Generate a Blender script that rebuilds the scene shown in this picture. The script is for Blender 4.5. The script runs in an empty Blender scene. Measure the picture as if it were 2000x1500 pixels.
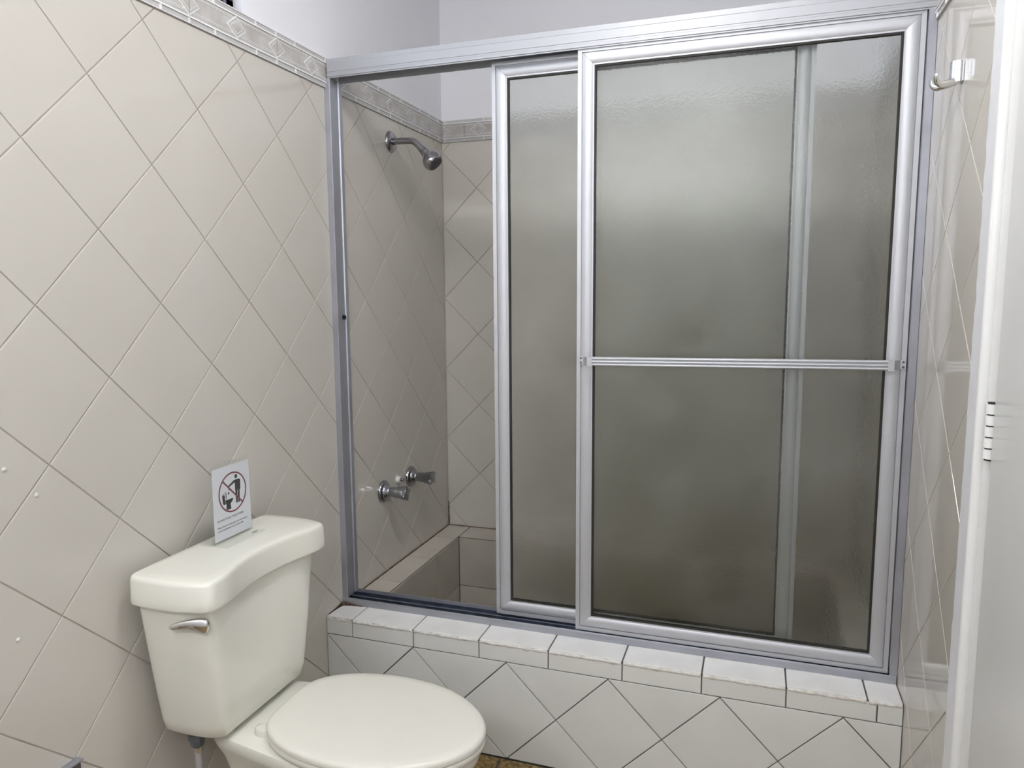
import bpy, bmesh, math, random
from mathutils import Vector, Matrix, noise
random.seed(7)
S = bpy.context.scene
COL = S.collection

# ------------------------------------------------------------------ camera
CAM_POS = Vector((1.18948, -1.78278, 1.28814)); YAW, PITCH, ROLL, FPX = -0.32487, -0.12327, -0.00666, 1422.08
fw = Vector((math.sin(YAW)*math.cos(PITCH), math.cos(YAW)*math.cos(PITCH), math.sin(PITCH)))
rt = Vector((math.cos(YAW), -math.sin(YAW), 0)); up = rt.cross(fw)
rt2 = rt*math.cos(ROLL)+up*math.sin(ROLL); up2 = -rt*math.sin(ROLL)+up*math.cos(ROLL)
cd = bpy.data.cameras.new('camera'); cam = bpy.data.objects.new('camera', cd); COL.objects.link(cam)
cd.sensor_fit = 'HORIZONTAL'; cd.sensor_width = 36; cd.lens = FPX/2000*36; cd.clip_start = 0.02
m = Matrix.Identity(4)
for i, a in enumerate((rt2, up2, -fw)):
    for r in range(3): m[r][i] = a[r]
m.translation = CAM_POS; cam.matrix_world = m; S.camera = cam

# ------------------------------------------------------------------ world, exposure
W = bpy.data.worlds.new('world'); S.world = W; W.use_nodes = True
W.node_tree.nodes['Background'].inputs[0].default_value = (0.78, 0.86, 1.0, 1)
W.node_tree.nodes['Background'].inputs[1].default_value = 4.2
S.view_settings.view_transform = 'Standard'; S.view_settings.look = 'None'
S.view_settings.gamma = 1.0; S.view_settings.use_curve_mapping = False
S.view_settings.exposure = 0.0
LAMP_POS = (0.90, -0.66, 2.42); LAMP_STRENGTH = 57.0; LAMP_COLOR = (1.0, 0.985, 0.96)
TUBE_STRENGTH = 74.0; TUBE_COLOR = (0.96, 0.985, 1.0)

# ------------------------------------------------------------------ materials
def mat(name, color, rough=0.5, metal=0.0, var=0.0, nscale=6.0, bump=0.0, bscale=30.0, objvar=0.0, spec=0.5, coat=0.0, color2=None, **kw):
    M = bpy.data.materials.new(name); M.use_nodes = True
    nt = M.node_tree; b = nt.nodes['Principled BSDF']; L = nt.links
    b.inputs['Base Color'].default_value = (*color, 1); b.inputs['Roughness'].default_value = rough
    b.inputs['Metallic'].default_value = metal; b.inputs['Specular IOR Level'].default_value = spec
    b.inputs['Coat Weight'].default_value = coat
    for k, v in kw.items(): b.inputs[k].default_value = v
    co = nt.nodes.new('ShaderNodeTexCoord')
    if var or color2 or objvar:
        n = nt.nodes.new('ShaderNodeTexNoise'); n.inputs['Scale'].default_value = nscale; n.inputs['Detail'].default_value = 4
        L.new(co.outputs['Object'], n.inputs['Vector'])
        r = nt.nodes.new('ShaderNodeMix'); r.data_type = 'RGBA'
        c2 = color2 or tuple(max(0, c*(1-var)) for c in color)
        c1 = color if color2 else tuple(min(1, c*(1+var)) for c in color)
        r.inputs[6].default_value = (*c1, 1); r.inputs[7].default_value = (*c2, 1)
        mr = nt.nodes.new('ShaderNodeMapRange'); mr.inputs[1].default_value = .35; mr.inputs[2].default_value = .65
        L.new(n.outputs['Fac'], mr.inputs[0]); L.new(mr.outputs[0], r.inputs[0])
        out = r.outputs[2]
        if objvar:
            oi = nt.nodes.new('ShaderNodeObjectInfo'); hs = nt.nodes.new('ShaderNodeHueSaturation')
            m2 = nt.nodes.new('ShaderNodeMapRange'); m2.inputs[3].default_value = 1-objvar; m2.inputs[4].default_value = 1+objvar
            L.new(oi.outputs['Random'], m2.inputs[0]); L.new(m2.outputs[0], hs.inputs['Value'])
            L.new(out, hs.inputs['Color']); out = hs.outputs[0]
        L.new(out, b.inputs['Base Color'])
    if bump:
        n2 = nt.nodes.new('ShaderNodeTexNoise'); n2.inputs['Scale'].default_value = bscale; n2.inputs['Detail'].default_value = 3
        L.new(co.outputs['Object'], n2.inputs['Vector'])
        bp = nt.nodes.new('ShaderNodeBump'); bp.inputs['Strength'].default_value = bump; bp.inputs['Distance'].default_value = .002
        L.new(n2.outputs['Fac'], bp.inputs['Height']); L.new(bp.outputs[0], b.inputs['Normal'])
    return M
def emit(name, color, s):
    M = bpy.data.materials.new(name); M.use_nodes = True; b = M.node_tree.nodes['Principled BSDF']
    b.inputs['Base Color'].default_value = (*color, 1); b.inputs['Emission Color'].default_value = (*color, 1); b.inputs['Emission Strength'].default_value = s
    return M
M = {}
M['tile'] = mat('tile_cream', (.645, .610, .556), .085, var=.012, nscale=2.0, objvar=.010)
M['tile_curb'] = mat('tile_white', (.84, .84, .815), .22, var=.03, nscale=5.0, objvar=.025, bump=.03, bscale=9)
M['tile_cap'] = mat('tile_cap', (.92, .91, .90), .35, var=.06, nscale=8.0, objvar=.03, bump=.06, bscale=14)
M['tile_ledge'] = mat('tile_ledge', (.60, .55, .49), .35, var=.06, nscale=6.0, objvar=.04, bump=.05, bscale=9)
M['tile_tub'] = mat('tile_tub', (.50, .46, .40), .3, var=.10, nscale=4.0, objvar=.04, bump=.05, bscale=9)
M['grout'] = mat('grout_wall', (.45, .41, .36), .85, var=.15, nscale=14)
M['grout_dark'] = mat('grout_dark', (.13, .125, .12), .9, var=.25, nscale=20)
M['grout_tub'] = mat('grout_tub', (.30, .26, .21), .9, var=.35, nscale=12)
M['plaster'] = mat('plaster_white', (.90, .90, .94), .75, var=.015, nscale=3, bump=.12, bscale=40)
M['ceil'] = mat('ceiling_paint', (.88, .88, .88), .8)
M['paint'] = mat('door_paint', (.90, .90, .89), .3, var=.015, nscale=5, bump=.05, bscale=20)
M['paint_rough'] = mat('casing_paint', (.91, .92, .96), .45, var=.03, nscale=18, bump=.35, bscale=60)
M['alu'] = mat('aluminium', (.58, .59, .625), .48, .5)
M['alu_header'] = mat('aluminium_header', (.44, .45, .48), .5, .4)
M['alu_jamb'] = mat('aluminium_worn', (.42, .43, .48), .42, .6, var=.06, nscale=10)
M['alu_shade'] = mat('aluminium_track_shade', (.10, .12, .17), .30, .7, var=.2, nscale=30)  # navy tone stands for the shade and blue reflections inside the track
M['chrome'] = mat('chrome', (.80, .80, .82), .08, 1.0)
M['chrome_dull'] = mat('chrome_dull', (.36, .35, .37), .22, 1.0, var=.12, nscale=20)
M['chrome_valve'] = mat('chrome_valve', (.36, .37, .40), .18, 1.0, var=.1, nscale=20)
M['black'] = mat('black_rubber', (.012, .012, .012), .6)
M['gasket'] = mat('gasket', (.022, .021, .018), .7)
M['bone'] = mat('bone_ceramic', (.88, .87, .785), .10, coat=.3, var=.01, nscale=3)
M['seat'] = mat('seat_plastic', (.85, .83, .755), .24, var=.01, nscale=3)
M['plastic_grey'] = mat('grey_plastic', (.10, .105, .12), .4)
M['hose'] = mat('braided_hose', (.62, .62, .66), .35, .6, bump=.6, bscale=400)
M['plate'] = mat('dark_grey_metal', (.10, .10, .11), .4, .3)
M['white'] = mat('white_plastic', (.74, .73, .70), .4)
M['paper'] = mat('paper', (.82, .82, .88), .7)
M['ink'] = mat('black_ink', (.008, .008, .010), .6)
M['ink_red'] = mat('red_ink', (.20, .035, .055), .6)
M['ink_grey'] = mat('grey_ink', (.10, .10, .13), .7)
M['rail'] = mat('border_rail', (.57, .56, .56), .25, var=.04, nscale=20)
M['line'] = mat('border_line', (.90, .89, .89), .25)
M['panel'] = mat('border_panel', (.50, .465, .43), .3, nscale=26, color2=(.60, .58, .565))
M['floor'] = mat('floor_stone', (.36, .24, .08), .4, nscale=70, color2=(.06, .04, .02), objvar=.06, bump=.3, bscale=80)
M['sealant'] = mat('dirty_sealant', (.16, .10, .06), .8, nscale=60, color2=(.06, .03, .018), bump=.4, bscale=90)
M['grout_pale'] = mat('pale_corner_grout', (.60, .565, .51), .8, var=.08, nscale=20)
M['chip'] = mat('chipped_glaze', (.94, .93, .91), .5, nscale=60, color2=(.74, .70, .64), bump=.8, bscale=200)
M['window_dark'] = mat('dark_window', (.03, .03, .045), .15)
M['window_steel'] = mat('window_steel', (.05, .045, .08), .4, .3)
M['sill_grey'] = mat('sill_grey', (.16, .155, .15), .7, var=.1, nscale=10)
M['lamp'] = emit('lamp_diffuser', LAMP_COLOR, LAMP_STRENGTH)
M['tube'] = emit('lamp_tube', TUBE_COLOR, TUBE_STRENGTH)

def glass_frost():
    G = mat('frosted_glass', (.84, .855, .825), .12, bump=0); nt = G.node_tree; b = nt.nodes['Principled BSDF']
    b.inputs['Transmission Weight'].default_value = .95; b.inputs['IOR'].default_value = 1.38
    co = nt.nodes.new('ShaderNodeTexCoord'); v = nt.nodes.new('ShaderNodeTexNoise'); v.inputs['Scale'].default_value = 210; v.inputs['Detail'].default_value = 2
    bp = nt.nodes.new('ShaderNodeBump'); bp.inputs['Strength'].default_value = .34; bp.inputs['Distance'].default_value = .0015
    nt.links.new(co.outputs['Object'], v.inputs['Vector']); nt.links.new(v.outputs['Fac'], bp.inputs['Height']); nt.links.new(bp.outputs[0], b.inputs['Normal'])
    sp = nt.nodes.new('ShaderNodeTexNoise'); sp.inputs['Scale'].default_value = 420; sp.inputs['Detail'].default_value = 2
    big = nt.nodes.new('ShaderNodeTexNoise'); big.inputs['Scale'].default_value = 5; big.inputs['Detail'].default_value = 3
    for n_ in (sp, big): nt.links.new(co.outputs['Object'], n_.inputs['Vector'])
    mu = nt.nodes.new('ShaderNodeMath'); mu.operation = 'MULTIPLY'; nt.links.new(sp.outputs['Fac'], mu.inputs[0]); nt.links.new(big.outputs['Fac'], mu.inputs[1])
    mr = nt.nodes.new('ShaderNodeMapRange'); mr.inputs[1].default_value = .18; mr.inputs[2].default_value = .40; mr.inputs[3].default_value = 1.0; mr.inputs[4].default_value = .92
    nt.links.new(mu.outputs[0], mr.inputs[0]); nt.links.new(mr.outputs[0], b.inputs['Transmission Weight'])   # mineral film specks
    return G
M['frost'] = glass_frost()
def acrylic():
    G = bpy.data.materials.new('clear_acrylic'); G.use_nodes = True; nt = G.node_tree; b = nt.nodes['Principled BSDF']; out = nt.nodes['Material Output']
    b.inputs['Base Color'].default_value = (.75, .78, .76, 1); b.inputs['Roughness'].default_value = .04
    t = nt.nodes.new('ShaderNodeBsdfTransparent'); t.inputs[0].default_value = (.975, .982, .978, 1)
    mx = nt.nodes.new('ShaderNodeMixShader'); mx.inputs[0].default_value = .045
    nt.links.new(t.outputs[0], mx.inputs[1]); nt.links.new(b.outputs[0], mx.inputs[2]); nt.links.new(mx.outputs[0], out.inputs['Surface'])
    return G
M['acrylic'] = acrylic()

# ------------------------------------------------------------------ helpers
def link(o, parent=None):
    COL.objects.link(o)
    if parent is not None: o.parent = parent
    return o
def mesh(name, verts, faces, mats, parent=None, smooth=False, fm=None, recalc=True):
    me = bpy.data.meshes.new(name); me.from_pydata([tuple(v) for v in verts], [], faces)
    for k in (mats if isinstance(mats, (list, tuple)) else [mats]): me.materials.append(M[k])
    if fm: me.polygons.foreach_set('material_index', fm)
    if recalc:
        bm = bmesh.new(); bm.from_mesh(me); bmesh.ops.recalc_face_normals(bm, faces=bm.faces); bm.to_mesh(me); bm.free()
    if smooth: me.polygons.foreach_set('use_smooth', [True]*len(me.polygons))
    me.update()
    return link(bpy.data.objects.new(name, me), parent)
def auto(o, deg=35):
    me = o.data
    me.polygons.foreach_set('use_smooth', [True]*len(me.polygons))
    bm = bmesh.new(); bm.from_mesh(me)
    for e in bm.edges:
        if len(e.link_faces) == 2 and e.calc_face_angle(0) > math.radians(deg): e.smooth = False
    bm.to_mesh(me); bm.free(); return o
class B:
    """collects solids that make one part"""
    def __init__(s): s.v = []; s.f = []; s.m = []
    def add(s, v, f, mi=0):
        n = len(s.v); s.v += [tuple(p) for p in v]; s.f += [[i+n for i in q] for q in f]; s.m += [mi]*len(f); return s
    def box(s, a, b, mi=0):
        x0, y0, z0 = a; x1, y1, z1 = b
        return s.add([(x0,y0,z0),(x1,y0,z0),(x1,y1,z0),(x0,y1,z0),(x0,y0,z1),(x1,y0,z1),(x1,y1,z1),(x0,y1,z1)],
                     [(0,3,2,1),(4,5,6,7),(0,1,5,4),(1,2,6,5),(2,3,7,6),(3,0,4,7)], mi)
    def prism(s, poly, fn, d0, d1, mi=0):
        n = len(poly)
        return s.add([fn(u, v, d0) for u, v in poly]+[fn(u, v, d1) for u, v in poly],
                     [list(range(n))[::-1], list(range(n, 2*n))]+[[i, (i+1) % n, n+(i+1) % n, n+i] for i in range(n)], mi)
    def loft(s, rings, mi=0, cap0=True, cap1=True):
        n = len(rings[0]); v = [p for r in rings for p in r]; f = []
        for k in range(len(rings)-1):
            for i in range(n): f.append([k*n+i, k*n+(i+1) % n, (k+1)*n+(i+1) % n, (k+1)*n+i])
        if cap0: f.append(list(range(n))[::-1])
        if cap1: f.append([(len(rings)-1)*n+i for i in range(n)])
        return s.add(v, f, mi)
    def tube(s, pts, rad, seg=16, mi=0, cap=True):
        pts = [Vector(p) for p in pts]; rings = []
        rr = rad if isinstance(rad, (list, tuple)) else [rad]*len(pts)
        t0 = (pts[1]-pts[0]).normalized(); ref = Vector((0, 0, 1)) if abs(t0.z) < .9 else Vector((1, 0, 0))
        for i, p in enumerate(pts):
            t = ((pts[min(i+1, len(pts)-1)]-pts[max(i-1, 0)])).normalized()
            a = t.cross(ref).normalized(); b = a.cross(t)
            rings.append([p+(a*math.cos(k*2*math.pi/seg)+b*math.sin(k*2*math.pi/seg))*rr[i] for k in range(seg)])
        return s.loft(rings, mi, cap, cap)
    def build(s, name, mats, parent=None, smooth=None):
        o = mesh(name, s.v, s.f, mats, parent, fm=s.m)
        if smooth: auto(o, smooth)
        return o
def bevel(o, w, seg=2, deg=30):
    bm = bmesh.new(); bm.from_mesh(o.data)
    es = [e for e in bm.edges if len(e.link_faces) == 2 and e.calc_face_angle(0) > math.radians(deg)]
    bmesh.ops.bevel(bm, geom=es, offset=w, segments=seg, profile=.5, affect='EDGES', clamp_overlap=True)
    bm.to_mesh(o.data); bm.free(); auto(o, 40); return o
def tag(o, label, cat, group=None):
    o['label'] = label; o['category'] = cat
    if group: o['group'] = group
    return o
def thing(name, label, cat, loc=(0, 0, 0), group=None):
    o = bpy.data.objects.new(name, None); o.empty_display_size = .05; link(o); o.location = loc
    o.matrix_basis = Matrix.Translation(Vector(loc)); ORIG[o.name] = Vector(loc)
    return tag(o, label, cat, group)
ORIG = {}
def settle(root):
    """parts were modelled in world space: move their meshes under the root's base point"""
    off = root.location.copy()
    def shift(o):
        for ch in o.children:
            if ch.type == 'MESH' and not ch.get('_done'):
                ch.data.transform(Matrix.Translation(-off)); ch['_done'] = 1
            shift(ch)
    shift(root)
    def clean(o):
        for ch in o.children:
            if '_done' in ch: del ch['_done']
            clean(ch)
    clean(root)
def struct(o, label=None, cat=None):
    o['kind'] = 'structure'
    if label: o['label'] = label
    if cat: o['category'] = cat
    return o
def clip(poly, hp):
    """keep the side a*u+b*v<=c"""
    a, b, c = hp; out = []
    for i in range(len(poly)):
        p, q = poly[i], poly[(i+1) % len(poly)]
        dp, dq = a*p[0]+b*p[1]-c, a*q[0]+b*q[1]-c
        if dp <= 0: out.append(p)
        if dp*dq < 0:
            t = dp/(dp-dq); out.append((p[0]+(q[0]-p[0])*t, p[1]+(q[1]-p[1])*t))
    return out
def clip_all(poly, hps):
    for h in hps:
        if len(poly) < 3: return []
        poly = clip(poly, h)
    res = []
    for p in poly:
        if not res or (abs(p[0]-res[-1][0])+abs(p[1]-res[-1][1]) > 1e-5): res.append(p)
    if len(res) > 1 and abs(res[0][0]-res[-1][0])+abs(res[0][1]-res[-1][1]) < 1e-5: res.pop()
    return res if len(res) > 2 else []
def area(p): return abs(sum(p[i][0]*p[(i+1) % len(p)][1]-p[(i+1) % len(p)][0]*p[i][1] for i in range(len(p))))/2
def tile_data(name, hps, key, t, ch, c0):
    """one tile: convex piece given by half planes, chamfered edge"""
    big = [(c0[0]-1, c0[1]-1), (c0[0]+1, c0[1]-1), (c0[0]+1, c0[1]+1), (c0[0]-1, c0[1]+1)]
    lo = clip_all(big, hps); n = len(lo)
    if n < 3: return None
    cx = sum(p[0] for p in lo)/n; cy = sum(p[1] for p in lo)/n; v = [(u-cx, w-cy, -t) for u, w in lo]; nr = 1
    for k in (0, .13, .45, 1.0):     # rounded glaze edge
        q = clip_all(big, [(a, b, c-ch*k*1.3) for a, b, c in hps])
        if len(q) != n: q = [(cx+(p[0]-cx)*(1-.04*k), cy+(p[1]-cy)*(1-.04*k)) for p in lo]
        d = -ch*.9*(1-math.sqrt(max(0, 1-(1-k)**2)))
        v += [(u-cx, w-cy, d) for u, w in q]; nr += 1
    f = [list(range(n))[::-1], [(nr-1)*n+i for i in range(n)]]
    for k in range(nr-1): f += [[k*n+i, k*n+(i+1) % n, (k+1)*n+(i+1) % n, (k+1)*n+i] for i in range(n)]
    me = bpy.data.meshes.new(name); me.from_pydata(v, [], f); me.materials.append(M[key])
    bm = bmesh.new(); bm.from_mesh(me); bmesh.ops.recalc_face_normals(bm, faces=bm.faces); bm.to_mesh(me); bm.free()
    return me, (cx, cy)
def place_tile(name, me, cuv, frame, parent, tilt=0.00025):
    O, U, V, N = frame
    o = bpy.data.objects.new(name, me); link(o, parent)
    R = Matrix((U, V, N)).transposed().to_4x4()
    p = O+U*cuv[0]+V*cuv[1]
    J = Matrix.Rotation(random.gauss(0, tilt), 4, 'X') @ Matrix.Rotation(random.gauss(0, tilt), 4, 'Y')
    o.matrix_basis = Matrix.Translation(p) @ R @ J
    return o
def rect_hp(u0, u1, v0, v1): return [(1, 0, u1), (-1, 0, -u0), (0, 1, v1), (0, -1, -v0)]
A = 0.2/math.sqrt(2)
def diamond_wall(parent, frame, org, rect, key, g=.0022, t=.0019, ch=.0013, skip=None, name='tile'):
    """diagonal 20 cm tiles; org = a lattice vertex, rect = limits in (u,v)"""
    u0, u1, v0, v1 = rect; full = None; s2 = math.sqrt(.5)
    m0, m1 = int((u0-org[0])/A)-2, int((u1-org[0])/A)+2; n0, n1 = int((v0-org[1])/A)-2, int((v1-org[1])/A)+2
    for mm in range(m0, m1+1):
        for nn in range(n0, n1+1):
            if (mm+nn) % 2 == 0: continue
            c = (org[0]+mm*A, org[1]+nn*A)
            hps = []
            for sx in (1, -1):
                for sy in (1, -1): hps.append((sx*s2, sy*s2, (sx*c[0]+sy*c[1])*s2+.1-g/2))
            dia = [(c[0]+A, c[1]), (c[0], c[1]+A), (c[0]-A, c[1]), (c[0], c[1]-A)]
            whole = all(u0 <= p[0] <= u1 and v0 <= p[1] <= v1 for p in dia)
            if skip and skip(*c): continue
            if whole:
                if full is None: full = tile_data(name, [(a, b, .1-g/2) for a, b, _ in hps], key, t, ch, (0, 0))[0]
                place_tile(name, full, c, frame, parent)
            else:
                h2 = hps+rect_hp(u0+g/2, u1-g/2, v0+g/2, v1-g/2)
                pl = clip_all(dia, h2)
                if len(pl) < 3 or area(pl) < 1.5e-4: continue
                cc = (sum(p[0] for p in pl)/len(pl), sum(p[1] for p in pl)/len(pl))
                r = tile_data(name, h2, key, t, ch, cc)
                if r: place_tile(name, r[0], r[1], frame, parent, .0003)
def rect_tiles(parent, frame, us, vs, key, g=.003, t=.004, ch=.0012, name='tile', tilt=.0008):
    for i in range(len(us)-1):
        for j in range(len(vs)-1):
            h = rect_hp(us[i]+g/2, us[i+1]-g/2, vs[j]+g/2, vs[j+1]-g/2)
            r = tile_data(name, h, key, t, ch, ((us[i]+us[i+1])/2, (vs[j]+vs[j+1])/2))
            if r: place_tile(name, r[0], r[1], frame, parent, tilt)
X, Y, Z = Vector((1, 0, 0)), Vector((0, 1, 0)), Vector((0, 0, 1))
FR_L = (Vector((0, 0, 0)), Y, Z, X)
RW = 1.54; BY = .913; FY = -2.40; CH = 2.42; TZ = 1.873; TT = .0019
FR_R = (Vector((RW, 0, 0)), -Y, Z, -X)
FR_B = (Vector((0, BY, 0)), X, Z, -Y)
FR_C = (Vector((0, 0, 0)), X, Z, -Y)
CZ = .339; RIM = .339

# ------------------------------------------------------------------ the room
w = B(); w.box((-.14, FY, -.02), (-TT, BY+.14, TZ), 0)
WY0, WY1, WZ0, WZ1 = -1.15, -.243, 1.958, 2.36
w.box((-.14, FY, TZ), (-.002, BY+.14, WZ0), 1)
w.box((-.14, FY, WZ0), (-.002, WY0, CH), 1); w.box((-.14, WY1, WZ0), (-.002, BY+.14, CH), 1); w.box((-.14, WY0, WZ1), (-.002, WY1, CH), 1)
wall_left = struct(w.build('wall_left', ['grout', 'plaster']))
diamond_wall(wall_left, FR_L, (-.69915, 1.69758), (FY, BY, 0, TZ), 'tile', skip=lambda u, v: u > .02 and v < .22)
w = B(); w.box((-.002, BY+TT, -.02), (RW+.002, BY+.14, TZ), 0).box((-.002, BY+.002, TZ), (RW+.002, BY+.14, CH), 1)
wall_back = struct(w.build('wall_back', ['grout', 'plaster']))
diamond_wall(wall_back, FR_B, (A, 1.69621), (0, RW, 0, TZ), 'tile', skip=lambda u, v: v < .22)
for xc in (.0018, RW-.0018): B().tube([(xc, BY-.0012, .36), (xc, BY-.0012, TZ-.001)], .0017, 8).build('corner_grout', 'grout_pale', wall_back, 60)
DY0, DY1 = -.367, -1.40
w = B(); w.box((RW+TT, DY0, -.02), (RW+.14, BY+.14, TZ), 0).box((RW+.002, DY0, TZ), (RW+.14, BY+.14, CH), 1)
w.box((RW+.002, FY, -.02), (RW+.14, DY1, CH), 1).box((RW+.002, DY1, 2.12), (RW+.14, DY0, CH), 1)
wall_right = struct(w.build('wall_right', ['grout', 'plaster']))
diamond_wall(wall_right, FR_R, (.243, 1.268), (-BY, -DY0, 0, TZ), 'tile', skip=lambda u, v: u < -.02 and v < .22)
struct(B().box((-.14, FY-.12, -.02), (RW+.14, FY, CH)).build('wall_front', 'plaster'))
struct(B().box((-.14, FY-.12, CH), (RW+.14, BY+.14, CH+.1)).build('ceiling', 'ceil'))
fl = struct(B().box((-.14, FY-.12, -.10), (RW+.14, .10, -.004)).build('floor', 'grout_dark'))
rect_tiles(fl, (Vector((0, 0, 0)), X, Y, Z), [0, .22, .55, .88, 1.21, RW], [FY, -1.98, -1.65, -1.32, -.99, -.66, -.33, 0], 'floor', g=.004)

# ------------------------------------------------------------------ border trim
BH = .082; PITCHD = .1525
def border(name, frame, u0, u1, dphase, sphase, tlen):
    root = None
    k0 = int((u0-sphase)/tlen)-1; segs = []
    for k in range(k0, k0+40):
        a, b = max(u0, sphase+k*tlen), min(u1, sphase+(k+1)*tlen)
        if b-a > .004: segs.append((a, b, sphase+k*tlen))
    root = struct(B().add([tuple(frame[0]+frame[1]*u+frame[2]*v+frame[3]*d) for u, v, d in
        [(u0, TZ, -.002), (u1, TZ, -.002), (u1, TZ+BH, -.002), (u0, TZ+BH, -.002), (u0, TZ, .0005), (u1, TZ, .0005), (u1, TZ+BH, .0005), (u0, TZ+BH, .0005)]],
        [(0,3,2,1),(4,5,6,7),(0,1,5,4),(1,2,6,5),(2,3,7,6),(3,0,4,7)]).build(name, 'line'))
    for a, b, s in segs:
        o = frame[0]+frame[1]*a+frame[2]*TZ
        fn = lambda u, v, d: frame[1]*(u-a)+frame[2]*v+frame[3]*d
        q = B(); hp = rect_hp(a+.0006, b-.0006, 0, BH)
        def el(poly, d0, d1, mi):
            p = clip_all(poly, hp)
            if len(p) > 2 and area(p) > 1e-7: q.prism(p, fn, d0, d1, mi)
        R = lambda x0, x1, y0, y1: [(x0, y0), (x1, y0), (x1, y1), (x0, y1)]
        el(R(a, b, 0, BH), .0005, .004, 0)
        el(R(a, b, .016, .066), .004, .0044, 2)
        el(R(a, b, .0120, .0155), .004, .0068, 1); el(R(a, b, .0665, .0700), .004, .0068, 1)
        el(R(a, b, .0795, .0820), .004, .0060, 1); el(R(a, b, 0, .0014), .004, .0052, 1)
        for vv in (.0215, .0248, .0572, .0605): el(R(a, b, vv, vv+.0014), .0044, .0056, 1)
        for tk in (0, .08, tlen-.08, tlen):
            el(R(s+tk-.002, s+tk+.002, .0, .012), .004, .0064, 1); el(R(s+tk-.002, s+tk+.002, .070, .0795), .004, .0064, 1)
        n0 = int((a-dphase)/PITCHD)-1
        for n in range(n0, n0+6):
            c = dphase+n*PITCHD; cv = .041
            for hw, hh, d1, mi in ((.034, .0255, .0062, 1), (.0295, .0215, .0068, 0), (.0215, .0155, .0074, 1), (.0195, .0137, .0078, 2)):
                el([(c-hw, cv), (c, cv-hh), (c+hw, cv), (c, cv+hh)], .0042, d1, mi)
        t = q.build('border_tile', ['rail', 'line', 'panel'], root); t.location = o
    return root
border('trim_1', FR_L, FY, BY, -.433, -.433, .305)
border('trim_2', FR_B, .005, RW-.005, .154, .096, .305)
border('trim_3', FR_R, -BY, -DY0-.004, 0, 0, .305)

# ------------------------------------------------------------------ window over the left wall
win = struct(B().box((-.139, WY0, WZ0), (-.006, WY1, WZ0+.004)).build('window_1', 'sill_grey'))
q = B()
for y0, y1 in ((WY0, WY0+.03), (WY1-.03, WY1), (-.72, -.69)): q.box((-.060, y0, WZ0+.0045), (-.030, y1, WZ1))
q.box((-.060, WY0, WZ0+.0045), (-.030, WY1, WZ0+.030)).box((-.060, WY0, WZ1-.03), (-.030, WY1, WZ1))
q.build('window_frame', 'window_steel', win)
for y0, y1 in ((WY0+.03, -.72), (-.69, WY1-.03)): B().box((-.047, y0, WZ0+.030), (-.043, y1, WZ1-.03)).build('pane', 'acrylic', win)
for k in range(7):
    y = WY1-.045-k*.13
    B().tube([(-.019, y, WZ0+.0045), (-.019, y, WZ1)], .006, 10).build('bar', 'window_steel', win)

# ------------------------------------------------------------------ door in the right wall
q = B(); N = 150; zs = [2.10*i/N for i in range(N+1)]
yy = [DY0+.005*noise.noise(Vector((0, 0, z*4)))+.006*noise.noise(Vector((3, 0, z*31)))-.002 for z in zs]
v = []
for z, y in zip(zs, yy): v += [(RW+.0, y, z), (RW-.006, y-.004, z), (RW-.007, -.452, z), (RW+.0, -.452, z)]
f = []
for k in range(N):
    for i in range(4): f.append([k*4+i, k*4+(i+1) % 4, k*4+4+(i+1) % 4, k*4+4+i])
f += [[3, 2, 1, 0], [N*4, N*4+1, N*4+2, N*4+3]]
door = struct(auto(mesh('door_1', v, f, 'paint_rough'), 50))
q = B(); q.tube([(RW-.007, -.459, 0), (RW-.007, -.459, 2.10)], .009, 12); q.box((RW-.002, -.512, 0), (RW+.04, -.452, 2.10))
q.box((RW-.002, DY1, 2.055), (RW+.04, -.452, 2.10)); q.build('door_jamb', 'paint', door, 40)
bevel(B().box((RW-.006, DY1+.03, .01), (RW+.032, -.516, 2.05)).build('door_leaf', 'paint', door), .004)
hz = 1.030
for k in range(5):
    z = hz+k*.0175
    if k == 0: B().tube([(RW-.006, -.506, hz-.002), (RW-.006, -.506, hz+.089)], .0060, 10).build('hinge_pin', 'black', door, 40)
    B().tube([(RW-.006, -.506, z+.0010), (RW-.006, -.506, z+.0160)], .0085, 14).build('hinge_knuckle', 'paint', door, 40)
B().box((RW-.0075, -.506, hz), (RW-.0045, -.485, hz+.087)).build('hinge_plate', 'paint', door)

# ------------------------------------------------------------------ ceiling lamp
lamp = thing('ceiling_lamp', 'round white glowing lamp on the ceiling', 'lamp', LAMP_POS)
def disc(z, r, n=40): return [(LAMP_POS[0]+r*math.cos(i*2*math.pi/n), LAMP_POS[1]+r*math.sin(i*2*math.pi/n), z) for i in range(n)]
B().loft([disc(CH, .12), disc(CH-.025, .12), disc(CH-.03, .115)]).build('base', 'white', lamp, 40)
B().loft([disc(CH-.0305, .112), disc(CH-.055, .108), disc(CH-.08, .085), disc(CH-.092, .045), disc(CH-.095, .01)]).build('diffuser', 'lamp', lamp, 60)
settle(lamp)
tl = thing('tube_lamp', 'long white fluorescent tube lamp high on the wall facing the shower', 'lamp', (.70, FY, 1.985))
bevel(B().box((.06, FY+.001, 1.955), (1.34, FY+.045, 2.015)).build('housing', 'white', tl), .004)
B().tube([(.08, FY+.066, 1.985), (1.32, FY+.066, 1.985)], .0165, 16).build('tube', 'tube', tl, 50)
for xe in (.066, 1.322): B().box((xe, FY+.0455, 1.965), (xe+.012, FY+.085, 2.005)).build('socket', 'white', tl)
settle(tl)

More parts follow.
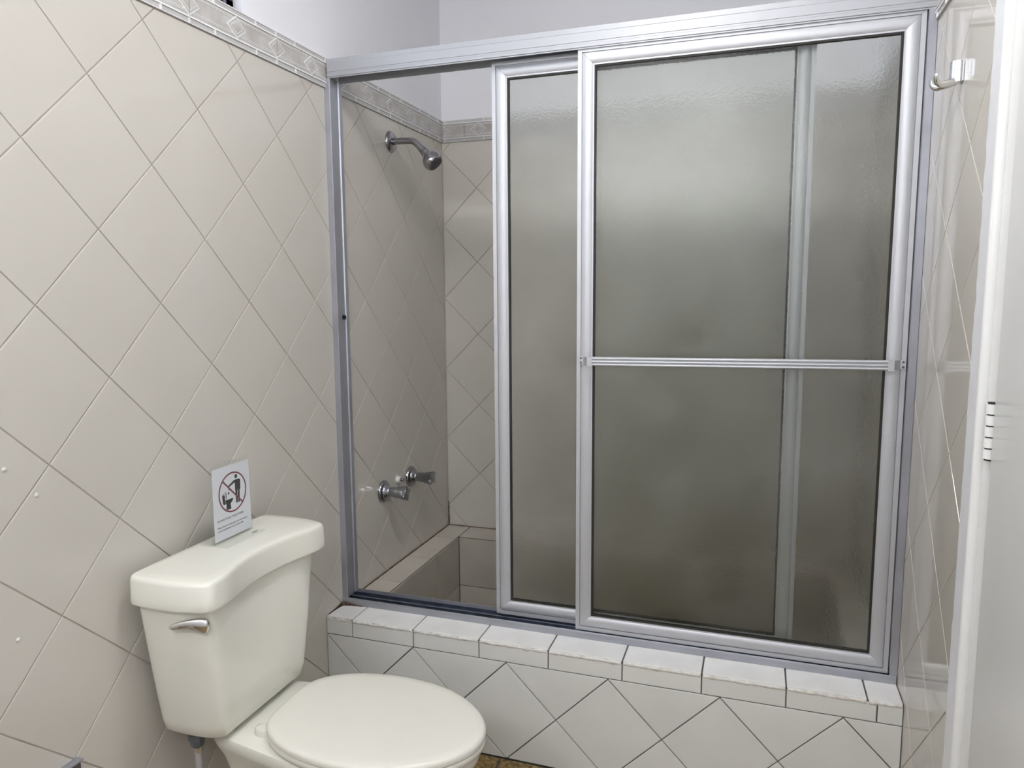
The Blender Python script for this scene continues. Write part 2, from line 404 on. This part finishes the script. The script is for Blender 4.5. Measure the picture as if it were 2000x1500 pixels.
# ------------------------------------------------------------------ built-in tiled tub with its curb
tub = thing('tiled_bathtub', 'built-in tub with a white tiled curb under the sliding doors', 'bathtub', (.77, 0, 0))
IX0, IX1, IY0, IY1 = .098, RW-.098, .172, .787
q = B(); e = .004
q.box((.001, e, 0), (RW-.001, IY0-e, CZ-e)).box((.001, IY0-e, 0), (IX0-e, BY-.001, RIM-e)).box((IX1+e, IY0-e, 0), (RW-.001, BY-.001, RIM-e)).box((IX0-e, IY1+e, 0), (IX1+e, BY-.001, RIM-e))
q.box((IX0-e, IY0-e, 0), (IX1+e, IY1+e, .03)); q.build('tub_body', 'grout_dark', tub)
base_off = -Vector((.77, 0, 0))
def fr(O, U, V, N): return (O+base_off, U, V, N)
JX = [0, .0865, .285, .4865, .686, .8855, 1.086, 1.285, 1.485, RW]
JT = [0, .0865, .285, .4865, .686, .8855, 1.086, 1.285, 1.464, RW]
ZT = .2845
class P2: pass
for o_ in (1,):
    hold = bpy.data.objects
diamond_wall(tub, fr(Vector((0, 0, 0)), X, Z, -Y), (0, .28284), (0, RW, .001, ZT), 'tile_curb', g=.003, t=.004, ch=.001)
rect_tiles(tub, fr(Vector((0, 0, 0)), X, Z, -Y), JX, [ZT, CZ-.006], 'tile_curb', name='curb_edge_tile')
rect_tiles(tub, fr(Vector((0, .003, CZ)), X, Y, Z), JT, [0, .169], 'tile_cap', name='curb_cap_tile', g=.004)
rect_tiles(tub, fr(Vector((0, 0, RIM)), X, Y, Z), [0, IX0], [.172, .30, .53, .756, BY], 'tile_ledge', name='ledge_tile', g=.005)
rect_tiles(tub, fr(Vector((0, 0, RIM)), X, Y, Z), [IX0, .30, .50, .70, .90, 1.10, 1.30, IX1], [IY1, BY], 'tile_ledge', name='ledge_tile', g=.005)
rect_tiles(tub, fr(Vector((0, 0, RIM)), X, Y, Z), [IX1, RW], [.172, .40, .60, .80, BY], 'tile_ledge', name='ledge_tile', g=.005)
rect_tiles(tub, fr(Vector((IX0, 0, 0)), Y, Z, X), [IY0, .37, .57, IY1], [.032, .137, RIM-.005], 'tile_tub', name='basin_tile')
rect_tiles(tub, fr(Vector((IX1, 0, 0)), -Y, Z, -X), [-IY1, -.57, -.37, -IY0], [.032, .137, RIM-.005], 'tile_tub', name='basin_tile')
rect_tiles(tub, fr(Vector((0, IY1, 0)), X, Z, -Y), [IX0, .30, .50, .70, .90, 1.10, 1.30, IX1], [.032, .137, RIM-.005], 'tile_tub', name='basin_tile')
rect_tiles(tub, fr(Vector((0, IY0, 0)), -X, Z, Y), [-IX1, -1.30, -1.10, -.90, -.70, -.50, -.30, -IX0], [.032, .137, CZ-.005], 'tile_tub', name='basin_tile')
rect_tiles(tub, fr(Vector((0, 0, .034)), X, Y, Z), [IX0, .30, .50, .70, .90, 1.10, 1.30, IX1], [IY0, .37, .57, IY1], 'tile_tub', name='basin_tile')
for i in range(len(JT)-1):      # worn, chipped front arris of every cap tile
    a, b = JT[i]+.003, JT[i+1]-.003; n = max(8, int((b-a)/.006)); rings = []
    for k in range(n+1):
        x = a+(b-a)*k/n; r = .0034+.0036*max(0, noise.noise(Vector((x*60, i, 0)))+.5); dz = .0016*noise.noise(Vector((x*35, 5, i)))
        if i == 0: r *= .7
        rings.append([(x-.77, .0012+r*math.cos(t*math.pi/4)*.55, CZ-.0060+dz+r*math.sin(t*math.pi/4)) for t in range(8)])
    B().loft(rings).build('chipped_edge', 'chip', tub, 80)
settle_tub = [c for c in tub.children if c.name.startswith('tub_body')]
for c in settle_tub: c.data.transform(Matrix.Translation(base_off))
q = B()                          # grimy sealant between the ledge and the wall tiles
for a, b, n in (((.0038, .174, RIM), (.0038, BY-.006, RIM), 60), ((.006, BY-.0050, RIM), (RW-.006, BY-.0050, RIM), 90), ((.0042, BY-.0050, RIM+.004), (.0042, BY-.0050, .44), 20)):
    a, b = Vector(a), Vector(b); q.tube([a.lerp(b, k/n) for k in range(n+1)], [.0022+.0013*max(0, noise.noise(Vector((k*.45, n, 0)))+.3)-(.0012*k/n if n == 20 else 0) for k in range(n+1)], 6)
for k, v_ in enumerate(q.v): q.v[k] = (v_[0]-.77, v_[1], v_[2])
q.build('ledge_sealant', 'sealant', tub, 80)
q = B()                          # rust-brown sealant in the corner under the jamb
rings = []
for k in range(25):
    y = .012+.070*k/24; r = .0018+.0050*max(0, noise.noise(Vector((k*.6, 2, 1)))+.4)*(k/24)**2+.0045*(k/24)**3
    rings.append([(.0012+r*abs(math.cos(t*math.pi/4))*1.1-.77, y, CZ+r*math.sin(t*math.pi/4)) for t in range(8)])
q.loft(rings); rings = []
for k in range(21):
    x = .001+.07*k/20; r = (.0085*(1-k/20)**1.5+.0014)*(1+.5*noise.noise(Vector((k*.7, 8, 1))))
    rings.append([(x-.77, .0908-r*.7*(1-math.cos(t*math.pi/4)), CZ+r*math.sin(t*math.pi/4)) for t in range(8)])
q.loft(rings); q.build('rust_sealant', 'sealant', tub, 80)['label'] = 'rust-brown sealant in the corner'

# ------------------------------------------------------------------ shower door frame
FRM = thing('shower_door_frame', 'silver aluminium header, jambs and track framing the shower opening', 'shower frame', (.77, .12, CZ))
HY0, HY1 = .0935, .158
hdr = [(.0955, 1.898), (.0955, 1.9005), (HY0, 1.902), (HY0, 1.9085), (.0945, 1.9095), (.0945, 1.9140), (HY0, 1.9150), (HY0, 1.936), (.0950, 1.938), (.0950, 1.950), (HY1, 1.950), (HY1, 1.898),
       (HY1-.0025, 1.898), (HY1-.0025, 1.946), (.0990, 1.946), (.0990, 1.898)]
def extr_x(poly, x0, x1): return B().prism(poly, lambda u, v, d: (d, u, v), x0, x1)
extr_x(hdr, .010, RW-.001).build('header', 'alu_header', FRM, 25)
trk = [(.0915, CZ+.0005), (.0915, CZ+.016), (.0935, CZ+.0205), (.0960, CZ+.0205), (.0960, CZ+.005), (.1245, CZ+.005), (.1245, CZ+.016), (.1270, CZ+.016), (.1270, CZ+.005), (.1550, CZ+.005), (.1550, CZ+.026), (.158, CZ+.026), (.158, CZ+.0005)]
tk = extr_x(trk, .002, RW-.002).build('sill_track', 'alu_jamb', FRM, 25)
q = B()
for ya, yb in ((.0963, .1242), (.1273, .1547)): q.box((.003, ya, CZ+.0051), (RW-.003, yb, CZ+.0066)).box((.003, yb-.0012, CZ+.0066), (RW-.003, yb, CZ+.0155))
q.build('channel_shade_strips', 'alu_shade', tk)  # added strips: the channels' shade and bluish reflections put into their colour
for k in range(2):
    sx = (lambda x: x) if k == 0 else (lambda x: RW-x)
    jp = [(.0008, .0925), (.0165, .0925), (.0180, .0945), (.0180, .1080), (.0140, .1100), (.0140, .1400), (.0180, .1420), (.0180, .157), (.0008, .157)]
    q = B().prism([(sx(x), y) for x, y in jp], lambda u, v, d: (u, v, d), CZ+.021, 1.8975)
    j = q.build('jamb', 'alu_jamb', FRM, 25)
    if k == 0:
        for z in (1.222,): B().tube([(.0141, .130, z), (.0195, .130, z)], .0070, 16).build('bumper', 'black', j, 40)
settle(FRM)

# ------------------------------------------------------------------ sliding doors
PROF = [(0, -.0100), (.0105, -.0100), (.0110, -.0055), (.0128, -.0055), (.0133, -.0100), (.0170, -.0112), (.0225, -.0116), (.0290, -.0108), (.0350, -.0088), (.0385, -.0062), (.0420, -.0062), (.0420, .0062), (.0385, .0062), (.0300, .0100), (0, .0100)]
def sliding_door(label, x0, x1, yc, z0=.3605, z1=1.9020, bar=False):
    D = thing('sliding_shower_door', label, 'shower door', ((x0+x1)/2, yc, z0), 'sliding shower doors')
    def piece(name, a, along, inward, L):
        v = []; n = len(PROF); a = Vector(a)
        for end in (0, 1):
            for d, y in PROF: v.append(a+along*(d+.0003 if end == 0 else L-d-.0003)+inward*d+Y*y)
        f = [list(range(n)), [n+i for i in range(n)][::-1]]+[[i, (i+1) % n, n+(i+1) % n, n+i] for i in range(n)]
        return auto(mesh(name, v, f, 'alu', D), 22)
    Wd, Hd = x1-x0, z1-z0
    piece('stile', (x0, yc, z0), Z, X, Hd); piece('stile', (x1, yc, z0), Z, -X, Hd)
    piece('top_rail', (x0, yc, z1), X, -Z, Wd); piece('bottom_rail', (x0, yc, z0), X, Z, Wd)
    i = .0421; gk = .0048
    def strip(a, b): return B().box(a, b).build('gasket', 'gasket', D)
    for s in (-1, 1):
        ya, yb = (yc-.0055, yc-.0030) if s < 0 else (yc+.0030, yc+.0055)
        strip((x0+i, ya, z0+i), (x0+i+gk, yb, z1-i)); strip((x1-i-gk, ya, z0+i), (x1-i, yb, z1-i))
        strip((x0+i+gk, ya, z1-i-gk), (x1-i-gk, yb, z1-i)); strip((x0+i+gk, ya, z0+i), (x1-i-gk, yb, z0+i+gk))
    g = B().box((x0+i+.0002, yc-.0025, z0+i+.0002), (x1-i-.0002, yc+.0025, z1-i-.0002)).build('glass_pane', 'frost', D)
    g['label'] = 'frosted textured glass pane'
    if bar:
        zb = 1.1125; xa, xb = .7865, 1.4760; ty = math.tan(.010)
        pr = []
        for k in range(3):
            for t in range(7): 
                an = math.pi*(t/6); pr.append((-.0050-.0042*math.sin(an), -.0120+k*.0080+.0080*t/6))
        pr += [(.0, .0120), (.0, -.0120)]
        q = B(); yb_ = yc-.040
        v = [(xa, yb_+p[0], zb+p[1]) for p in pr]+[(xb, yb_+p[0], zb+p[1]+(xb-xa)*.010) for p in pr]; n = len(pr)
        q.add(v, [list(range(n)), [n+i for i in range(n)][::-1]]+[[i, (i+1) % n, n+(i+1) % n, n+i] for i in range(n)])
        tb = q.build('towel_bar', 'alu', D, 60)
        for xe, sgn, dz in ((xa, -1, 0), (xb, 1, (xb-xa)*.010)):
            z = zb+dz
            cap = B().box((min(xe, xe+sgn*.013), yb_-.0090, z-.0125), (max(xe, xe+sgn*.013), yb_+.001, z+.0125))
            x2 = xe+sgn*.013
            pl = [(x2, yb_-.004), (x2, yb_-.001), (x2+sgn*.016, yc-.0135), (x2+sgn*.029, yc-.0135), (x2+sgn*.029, yc-.0165), (x2+sgn*.017, yc-.0165)]
            cap.prism(pl, lambda u, v, d: (u, v, d), z-.0105, z+.0105)
            br = cap.build('bar_bracket', 'alu', tb)
            for s in (-1, 1): B().tube([(x2+sgn*.0235, yc-.0165, z+s*.0058), (x2+sgn*.0235, yc-.0182, z+s*.0058)], .0028, 10).build('screw', 'plastic_grey', tb)
    settle(D); return D
sliding_door('front frosted sliding door carrying the long aluminium towel bar', .7370, 1.5195, .1105, bar=True)
sliding_door('rear frosted sliding door, half hidden behind the one with the towel bar', .4930, 1.3000, .1410)

# ------------------------------------------------------------------ shower head
sh = thing('wall_shower', 'dull chrome shower head on a bent arm below the border tiles', 'shower head', (0, .484, 1.797))
sy, sz = .484, 1.797
def ringx(x, r, n=28, y=sy, z=sz): return [(x, y+r*math.cos(i*2*math.pi/n), z+r*math.sin(i*2*math.pi/n)) for i in range(n)]
B().loft([ringx(.0003, .035), ringx(.004, .0345), ringx(.009, .030), ringx(.012, .014)]).build('flange', 'chrome_dull', sh, 50)
arm = [Vector((.010, sy, sz)), Vector((.045, sy, sz)), Vector((.070, sy, sz-.001))]
c0 = Vector((.070, sy, sz-.041)); 
for k in range(1, 9):
    t = math.radians(6*k); arm.append(c0+Vector((.040*math.sin(t), 0, .040*math.cos(t))))
dirn = Vector((math.cos(math.radians(46)), 0, -math.sin(math.radians(46)))); end = arm[-1]+dirn*.022; arm.append(end)
B().tube(arm, .0108, 18).build('arm', 'chrome_dull', sh, 60)
def along(p0, prof, seg=28):
    a = dirn.cross(Y).normalized(); rings = []
    for d, r in prof: rings.append([p0+dirn*d+(Y*math.cos(i*2*math.pi/seg)+a*math.sin(i*2*math.pi/seg))*r for i in range(seg)])
    return rings
B().loft(along(end, [(-.004, .0120), (0, .0128), (.010, .0128), (.011, .0115), (.013, .0115), (.0135, .0145), (.029, .0145), (.030, .013)])).build('swivel_nut', 'chrome_dull', sh, 40)
ball = B().loft(along(end, [(.028, .013), (.031, .020), (.037, .027), (.045, .0315), (.054, .0335), (.063, .0330), (.070, .0300), (.0735, .0262)])).build('spray_ball', 'chrome_dull', sh, 60)
B().loft(along(end, [(.0700, .0258), (.0742, .0255), (.0752, .0235)])).build('spray_face', 'plastic_grey', sh, 40)
a_ = dirn.cross(Y).normalized(); q = B()
for rr, nn in ((.020, 14), (.0125, 9), (.005, 4)):
    for i in range(nn):
        t = i*2*math.pi/nn; p = end+dirn*.075+(Y*math.cos(t)+a_*math.sin(t))*rr
        q.tube([p, p+dirn*.0022], [.0016, .0010], 6)
nz = q.build('nozzles', 'black', sh); nz['kind'] = 'stuff'
settle(sh)

# ------------------------------------------------------------------ shower valves
def valve(y, z, rot, label):
    T = thing('shower_valve_handle', label, 'valve handle', (0, y, z), 'shower valve handles')
    R = lambda x, r: ringx(x, r, 28, y, z)
    B().loft([R(.0003, .0375), R(.006, .0370), R(.011, .033), R(.013, .027), R(.017, .0255), R(.022, .020), R(.026, .0165), R(.030, .0150)]).build('escutcheon', 'chrome_valve', T, 40)
    rings = []
    for x, r, fl in ((.029, .0160, 0), (.040, .0175, .02), (.055, .0190, .12), (.072, .0225, .24), (.088, .0250, .30), (.092, .0240, .30), (.094, .0160, .2)):
        ring = []
        for i in range(32):
            t = i*2*math.pi/32; k = abs(math.cos(2*(t-rot)))**3
            ring.append((x, y+r*(1-fl+fl*1.35*k)*math.cos(t), z+r*(1-fl+fl*1.35*k)*math.sin(t)))
        rings.append(ring)
    B().loft(rings).build('knob', 'chrome_valve', T, 32)
    settle(T)
valve(.365, .624, .2, 'chrome shower valve handle nearer the aluminium jamb')
valve(.572, .626, .75, 'chrome shower valve handle nearer the back corner')
T = thing('valve_stem', 'small pale stub between the two shower valve handles', 'pipe stub', (0, .468, .640))
R = lambda x, r: ringx(x, r, 14, .468, .640)
B().loft([R(.0003, .013), R(.010, .0125), R(.014, .009)]).build('collar', 'white', T, 40)
B().loft([R(.0141, .0065), R(.026, .0060), R(.027, .003)]).build('stem', 'chrome_dull', T, 40)
settle(T)

# ------------------------------------------------------------------ robe hook
hy, hz_ = -.155, 1.682
T = thing('robe_hook', 'chrome double robe hook on the tiled wall beside the door', 'hook', (RW, hy, hz_))
pr = []
for i in range(17):
    t = math.pi*i/16; pr.append((RW-.0008-.021*math.sin(t)**.8, hy+.0135*math.cos(t)))
B().prism(pr, lambda u, v, d: (u, v, d), hz_-.004, hz_+.034).build('back_plate', 'chrome', T, 50)
for s_ in (-1, 1):
    pts = []; rad = []
    for i in range(17):
        t = i/16; x = RW-.010-.037*math.sin(t*1.75)/math.sin(1.57); y = hy+s_*(.003+.020*t); z = hz_-.001-.006*math.sin(min(t/.5, 1)*math.pi/2)+(.020*((t-.5)/.5)**1.6 if t > .5 else 0)
        pts.append((x, y, z)); rad.append(.0072*(1-.30*t) if i < 16 else .003)
    q = B().tube(pts, rad, 14); q.build('prong', 'chrome', T, 70)
settle(T)

# ------------------------------------------------------------------ toilet
TY = -.502; TX = .030; TKY = -.508
def chaikin(p, n):
    for _ in range(n):
        o = []
        for i in range(len(p)):
            a, b = p[i], p[(i+1) % len(p)]
            o += [(a[0]*.75+b[0]*.25, a[1]*.75+b[1]*.25), (a[0]*.25+b[0]*.75, a[1]*.25+b[1]*.75)]
        p = o
    return p
def mirror(half): 
    lo = [(x, -y) for x, y in half if y > 1e-6]
    return half+lo[::-1]
def tank_ring(z, L, D, inset=0.0, conc=.155):
    h = [(0, 0), (0, .55), (0, .95), (.04, 1.0), (.32, 1.015), (.62, 1.005), (.86, .965), (.985, .91), (1.0, .80), (.985, .66), (1-conc*.72, .38), (1-conc*.98, .14), (1-conc, 0)]
    pts = chaikin(mirror([(x*D, y*L) for x, y in h]), 2)
    cx = D*.47
    if inset:
        pts = [((x-cx)*(1-inset/(D*.5))+cx, y*(1-inset/L)) for x, y in pts]
    return [(TX+x, TKY+y, z) for x, y in pts]
toi = thing('toilet', 'bone-coloured two-piece toilet with its cover closed, beside the tiled wall', 'toilet', (.36, TY, 0))
B().loft([tank_ring(.366, .138, .132, .035, .01), tank_ring(.3675, .142, .138, .020, .01), tank_ring(.374, .148, .144, .008, .01), tank_ring(.385, .153, .148, .001, .012), tank_ring(.41, .158, .151, 0, .02),
          tank_ring(.47, .168, .1535, 0, .04), tank_ring(.55, .180, .157, 0, .07), tank_ring(.63, .191, .1605, 0, .10), tank_ring(.691, .199, .163, 0, .125)]).build('tank', 'bone', toi, 50)
B().loft([tank_ring(.6845, .200, .165, 0, .13), tank_ring(.6835, .2120, .1825, 0, .14), tank_ring(.6852, .2165, .1868, 0, .14), tank_ring(.6900, .2182, .1885, 0, .145), tank_ring(.7000, .2175, .1878, 0, .145), tank_ring(.7330, .2162, .1866, 0, .15), tank_ring(.7385, .2142, .1848, 0, .15),
          tank_ring(.7418, .2110, .1822, 0, .15), tank_ring(.7436, .2065, .1785, .001, .15), tank_ring(.7452, .190, .162, .006, .14), tank_ring(.7462, .12, .10, .02, .05)]).build('tank_lid', 'bone', toi, 40)
# flush lever on the tank's end, by the front corner
pv = Vector((.186, TY-.190, .652))
lv = B(); 
rings = []
p0, p1 = Vector((.1975, TKY-.184, .6515)), Vector((.127, TKY-.215, .6500))
ax = (p1-p0).normalized(); sd = ax.cross(Z).normalized()
for t, wz, dz in ((0, .001, 0), (.015, .008, 0), (.05, .0125, 0), (.12, .0158, 0), (.20, .0162, .0005), (.30, .0145, .002), (.42, .0118, .0035), (.55, .0098, .0038), (.70, .0085, .003), (.85, .0070, .0012), (.94, .0050, 0), (.985, .0028, -.0006), (1, .0006, -.001)):
    c = p0.lerp(p1, t)+Z*dz; wy = min(wz*.62, .0085)
    rings.append([c+sd*wy*math.cos(i*2*math.pi/20)+Z*wz*math.sin(i*2*math.pi/20) for i in range(20)])
fl_ = lv.loft(rings).build('flush_lever', 'chrome', toi, 70)
B().tube([(.174, TKY-.168, .651), (.181, TKY-.186, .652)], [.009, .009], 18).build('lever_boss', 'chrome', fl_, 50)
# bowl
def plan(half, z, sx=1.0, sy_=1.0, cx=.40): return [(cx+(x-cx)*sx, TY+y*sy_, z) for x, y in chaikin(mirror(half), 2)]
RIMO = [(.105, 0), (.105, .075), (.108, .108), (.14, .119), (.20, .131), (.27, .142), (.34, .154), (.42, .163), (.50, .161), (.57, .143), (.63, .108), (.67, .055), (.682, 0)]
FOOT = [(.12, 0), (.12, .06), (.13, .09), (.18, .095), (.24, .098), (.30, .10), (.36, .102), (.42, .102), (.47, .10), (.52, .09), (.56, .065), (.585, .03), (.59, 0)]
def mixp(t): return [((a[0]*(1-t)+b[0]*t), (a[1]*(1-t)+b[1]*t)) for a, b in zip(RIMO, FOOT)]
B().loft([plan(FOOT, 0), plan(FOOT, .012), plan(mixp(.97), .02, .97, .96), plan(mixp(.95), .10, .93, .86), plan(mixp(.85), .18, .93, .84), plan(mixp(.60), .25, .95, .88), plan(mixp(.25), .305, .965, .93), plan(RIMO, .335, .985, .975), plan(RIMO, .345, .998, .995),
          plan(RIMO, .358), plan(RIMO, .3640, .992, .988), plan(RIMO, .3655, .97, .955)]).build('bowl', 'bone', toi, 50)
COV = [(.228, 0), (.229, .055), (.236, .088), (.262, .118), (.305, .144), (.370, .163), (.450, .1685), (.535, .158), (.605, .126), (.655, .085), (.683, .043), (.693, 0)]
B().loft([plan(COV, .3662, .985, .975, .46), plan(COV, .368, .995, .99, .46), plan(COV, .3775, 1, 1, .46), plan(COV, .3815, .990, .985, .46)]).build('seat', 'seat', toi, 50)
B().loft([plan(COV, .3830, .985, .978, .46), plan(COV, .3845, 1, 1, .46), plan(COV, .3925, 1.003, 1.004, .46), plan(COV, .3975, .994, .988, .46), plan(COV, .4000, .975, .955, .46), plan(COV, .4012, .90, .86, .46), plan(COV, .4020, .5, .48, .46)]).build('seat_cover', 'seat', toi, 50)
for s in (-1, 1):
    q = B(); ys = TY+s*.082
    oval = lambda z, k: [(.226+.021*k*math.cos(i*2*math.pi/24), ys+.0155*k*math.sin(i*2*math.pi/24), z) for i in range(24)]
    q.loft([oval(.3657, 1), oval(.3765, 1), oval(.3800, .9), oval(.3812, .6)]); q.build('seat_hinge', 'seat', toi, 50)
settle(toi)

# ------------------------------------------------------------------ water supply hose
SP = Vector((.085, TY-.122, .3650))
T = thing('supply_hose', 'grey nut and braided water hose under the toilet tank', 'hose', (SP.x, SP.y, .02))
B().loft([[(SP.x+r*math.cos(i*math.pi/4+.2), SP.y+r*math.sin(i*math.pi/4+.2), z) for i in range(8)] for z, r in ((.3655, .0185), (.352, .0185), (.350, .0165), (.338, .0145), (.334, .0115))]).build('coupling_nut', 'plastic_grey', T, 20)
B().tube([(SP.x, SP.y, .3338), (SP.x, SP.y, .322)], .0088, 16).build('ferrule', 'chrome', T, 50)
pts = [(SP.x, SP.y, .3218), (SP.x+.001, SP.y, .26), (SP.x+.004, SP.y-.005, .20), (SP.x-.005, SP.y-.02, .14), (SP.x-.035, SP.y-.03, .10), (.028, SP.y-.035, .09)]
B().tube(pts, .0075, 14).build('braided_hose', 'hose', T, 70)
B().tube([(.0008, SP.y-.035, .09), (.030, SP.y-.035, .09)], .012, 16).build('stop_valve', 'chrome', T, 50)
settle(T)

# ------------------------------------------------------------------ wall plate low on the left wall
T = thing('wall_plate', 'dark grey metal plate with a pale rim, low on the wall before the toilet', 'wall plate', (0, -.93, .34))
bevel(B().box((.0005, -1.02, .27), (.012, -.838, .424)).build('plate', 'plate', T), .002)
q = B().box((.0005, -1.022, .4242), (.016, -.836, .4275)); q.build('rim', 'alu_jamb', T)
settle(T)

# ------------------------------------------------------------------ filler dots on the left wall tiles
for y, z, lab in ((-.923, 1.001, 'white filler dot on the wall at the picture edge, topmost of three'), (-.870, .943, 'white filler dot on the wall, middle one of three left of the notice'), (-.926, .702, 'white filler dot low on the wall tiles, lowest of three')):
    o = B().loft([[(x, y+r*math.cos(i*math.pi/6), z+r*math.sin(i*math.pi/6)) for i in range(12)] for x, r in ((.0002, .0042), (.0015, .0036), (.0022, .002))]).build('filler_dot', 'white', None, 60)
    o.data.transform(Matrix.Translation((0, -y, -z))); o.location = (0, y, z); tag(o, lab, 'filler dot', 'filler dots in the wall tiles')

# ------------------------------------------------------------------ acrylic stand with the notice
PX, PY0, PY1, PZ = .088, -.5455, -.4190, .7475
T = thing('sign_holder', 'clear acrylic stand on top of the toilet tank lid', 'sign holder', (PX, (PY0+PY1)/2, PZ))
B().box((PX-.035, PY0-.001, PZ), (PX+.036, PY1+.003, PZ+.0022)).build('base_plate', 'acrylic', T)
B().box((PX+.020, PY1-.026, PZ+.00225), (PX+.0235, PY1-.010, PZ+.0024)).build('maker_mark', 'ink_grey', T)
B().box((PX-.0032, PY0-.0005, PZ+.0024), (PX-.0014, PY1+.0005, PZ+.178)).build('back_panel', 'acrylic', T)
B().box((PX+.0012, PY0-.0005, PZ+.0024), (PX+.0026, PY1+.0005, PZ+.1770)).build('front_panel', 'acrylic', T)
settle(T)
def text_part(s, size, y, z, parent, key, name, x, bold=0.0):
    cu = bpy.data.curves.new(name, 'FONT'); cu.body = s; cu.size = size; cu.offset = bold
    o = bpy.data.objects.new(name, cu); COL.objects.link(o)
    dg = bpy.context.evaluated_depsgraph_get(); me = bpy.data.meshes.new_from_object(o.evaluated_get(dg))
    bpy.data.objects.remove(o)
    me.transform(Matrix(((0, 0, 1, x), (1, 0, 0, y), (0, 1, 0, z), (0, 0, 0, 1)))); me.materials.clear(); me.materials.append(M[key])
    p = bpy.data.objects.new(name, me); link(p, parent); return p
T = thing('printed_notice', 'white paper notice with a red prohibition circle, held in the acrylic stand', 'notice', (PX, (PY0+PY1)/2, PZ+.005))
nx = PX+.0004; fx = PX+.0030
py0, py1, pz0, pz1 = PY0+.0065, PY1-.001, PZ+.006, PZ+.167
B().box((PX-.0006, py0, pz0), (PX+.0004, py1, pz1)).build('sheet', 'paper', T)
wv = py1-py0; cyc = (py0+py1)/2+.002; czc = pz0+.099; Rr = .0455
fnp = lambda u, v, d: (d, u, v)
def flat(polys, name, key, dd=.00012):
    q = B()
    for p in polys: q.prism(p, fnp, nx+.00002, nx+dd)
    return q.build(name, key, T)
rg = []; n = 64
for i in range(n):
    a, b = i*2*math.pi/n, (i+1)*2*math.pi/n
    rg.append([(cyc+r*math.cos(t), czc+r*math.sin(t)) for r, t in ((Rr, a), (Rr, b), (Rr-.0036, b), (Rr-.0036, a))])
flat(rg, 'prohibition_ring', 'ink_red', .0002)
def P(u, v): return (cyc+u*Rr, czc+v*Rr)
man = [[P(.28+.10*math.cos(i*math.pi/8), .72+.105*math.sin(i*math.pi/8)) for i in range(16)],
       [P(.10, .56), P(.50, .56), P(.50, .02), P(.18, .02), P(.18, .42)], [P(-.32, .26), P(-.32, .36), P(.14, .56), P(.20, .44)],
       [P(.46, .56), P(.58, .50), P(.56, .0), P(.48, .0)], [P(.19, .04), P(.33, .04), P(.33, -.62), P(.21, -.62)], [P(.36, .04), P(.50, .04), P(.48, -.62), P(.36, -.62)]]
flat(man, 'person_pictogram', 'ink')
to = [[P(-.76, -.02), P(-.58, -.02), P(-.56, -.40), P(-.52, -.46), P(-.62, -.50), P(-.72, -.44)], [P(-.74, .02), P(-.58, .06), P(-.58, .02), P(-.74, -.01)], [P(-.52, .12), P(-.47, .12), P(-.45, -.26), P(-.50, -.26)],
      [P(-.56, -.30), P(.02, -.30), P(-.02, -.40), P(-.16, -.52), P(-.50, -.52)], [P(-.48, -.50), P(-.20, -.50), P(-.16, -.80), P(-.50, -.80)],
      [P(-.34, .05), P(-.24, .07), P(-.25, -.05), P(-.35, -.06)], [P(-.30, .20), P(-.22, .24), P(-.20, .16), P(-.28, .13)], [P(-.16, .12), P(-.08, .15), P(-.06, .07), P(-.14, .05)]]
flat(to, 'toilet_pictogram', 'ink')
c45 = math.sqrt(.5)*.96
flat([[P(-c45-.03, c45-.03), P(-c45+.03, c45+.03), P(c45+.03, -c45+.03), P(c45-.03, -c45-.03)]], 'prohibition_bar', 'ink_red', .0002)
text_part('DO NOT FLUSH TOILET PAPER', .0062, py0+.008, pz0+.0420, T, 'ink', 'headline', nx+.0001, .00014)
text_part('Please discard toilet paper and all products', .0056, py0+.008, pz0+.0275, T, 'ink', 'text_line', nx+.0001, .00010)
text_part('in the wastebasket and not the toilet', .0056, py0+.008, pz0+.0200, T, 'ink', 'text_line', nx+.0001, .00010)
settle(T)

dg = bpy.context.evaluated_depsgraph_get(); bpy.context.view_layer.update()
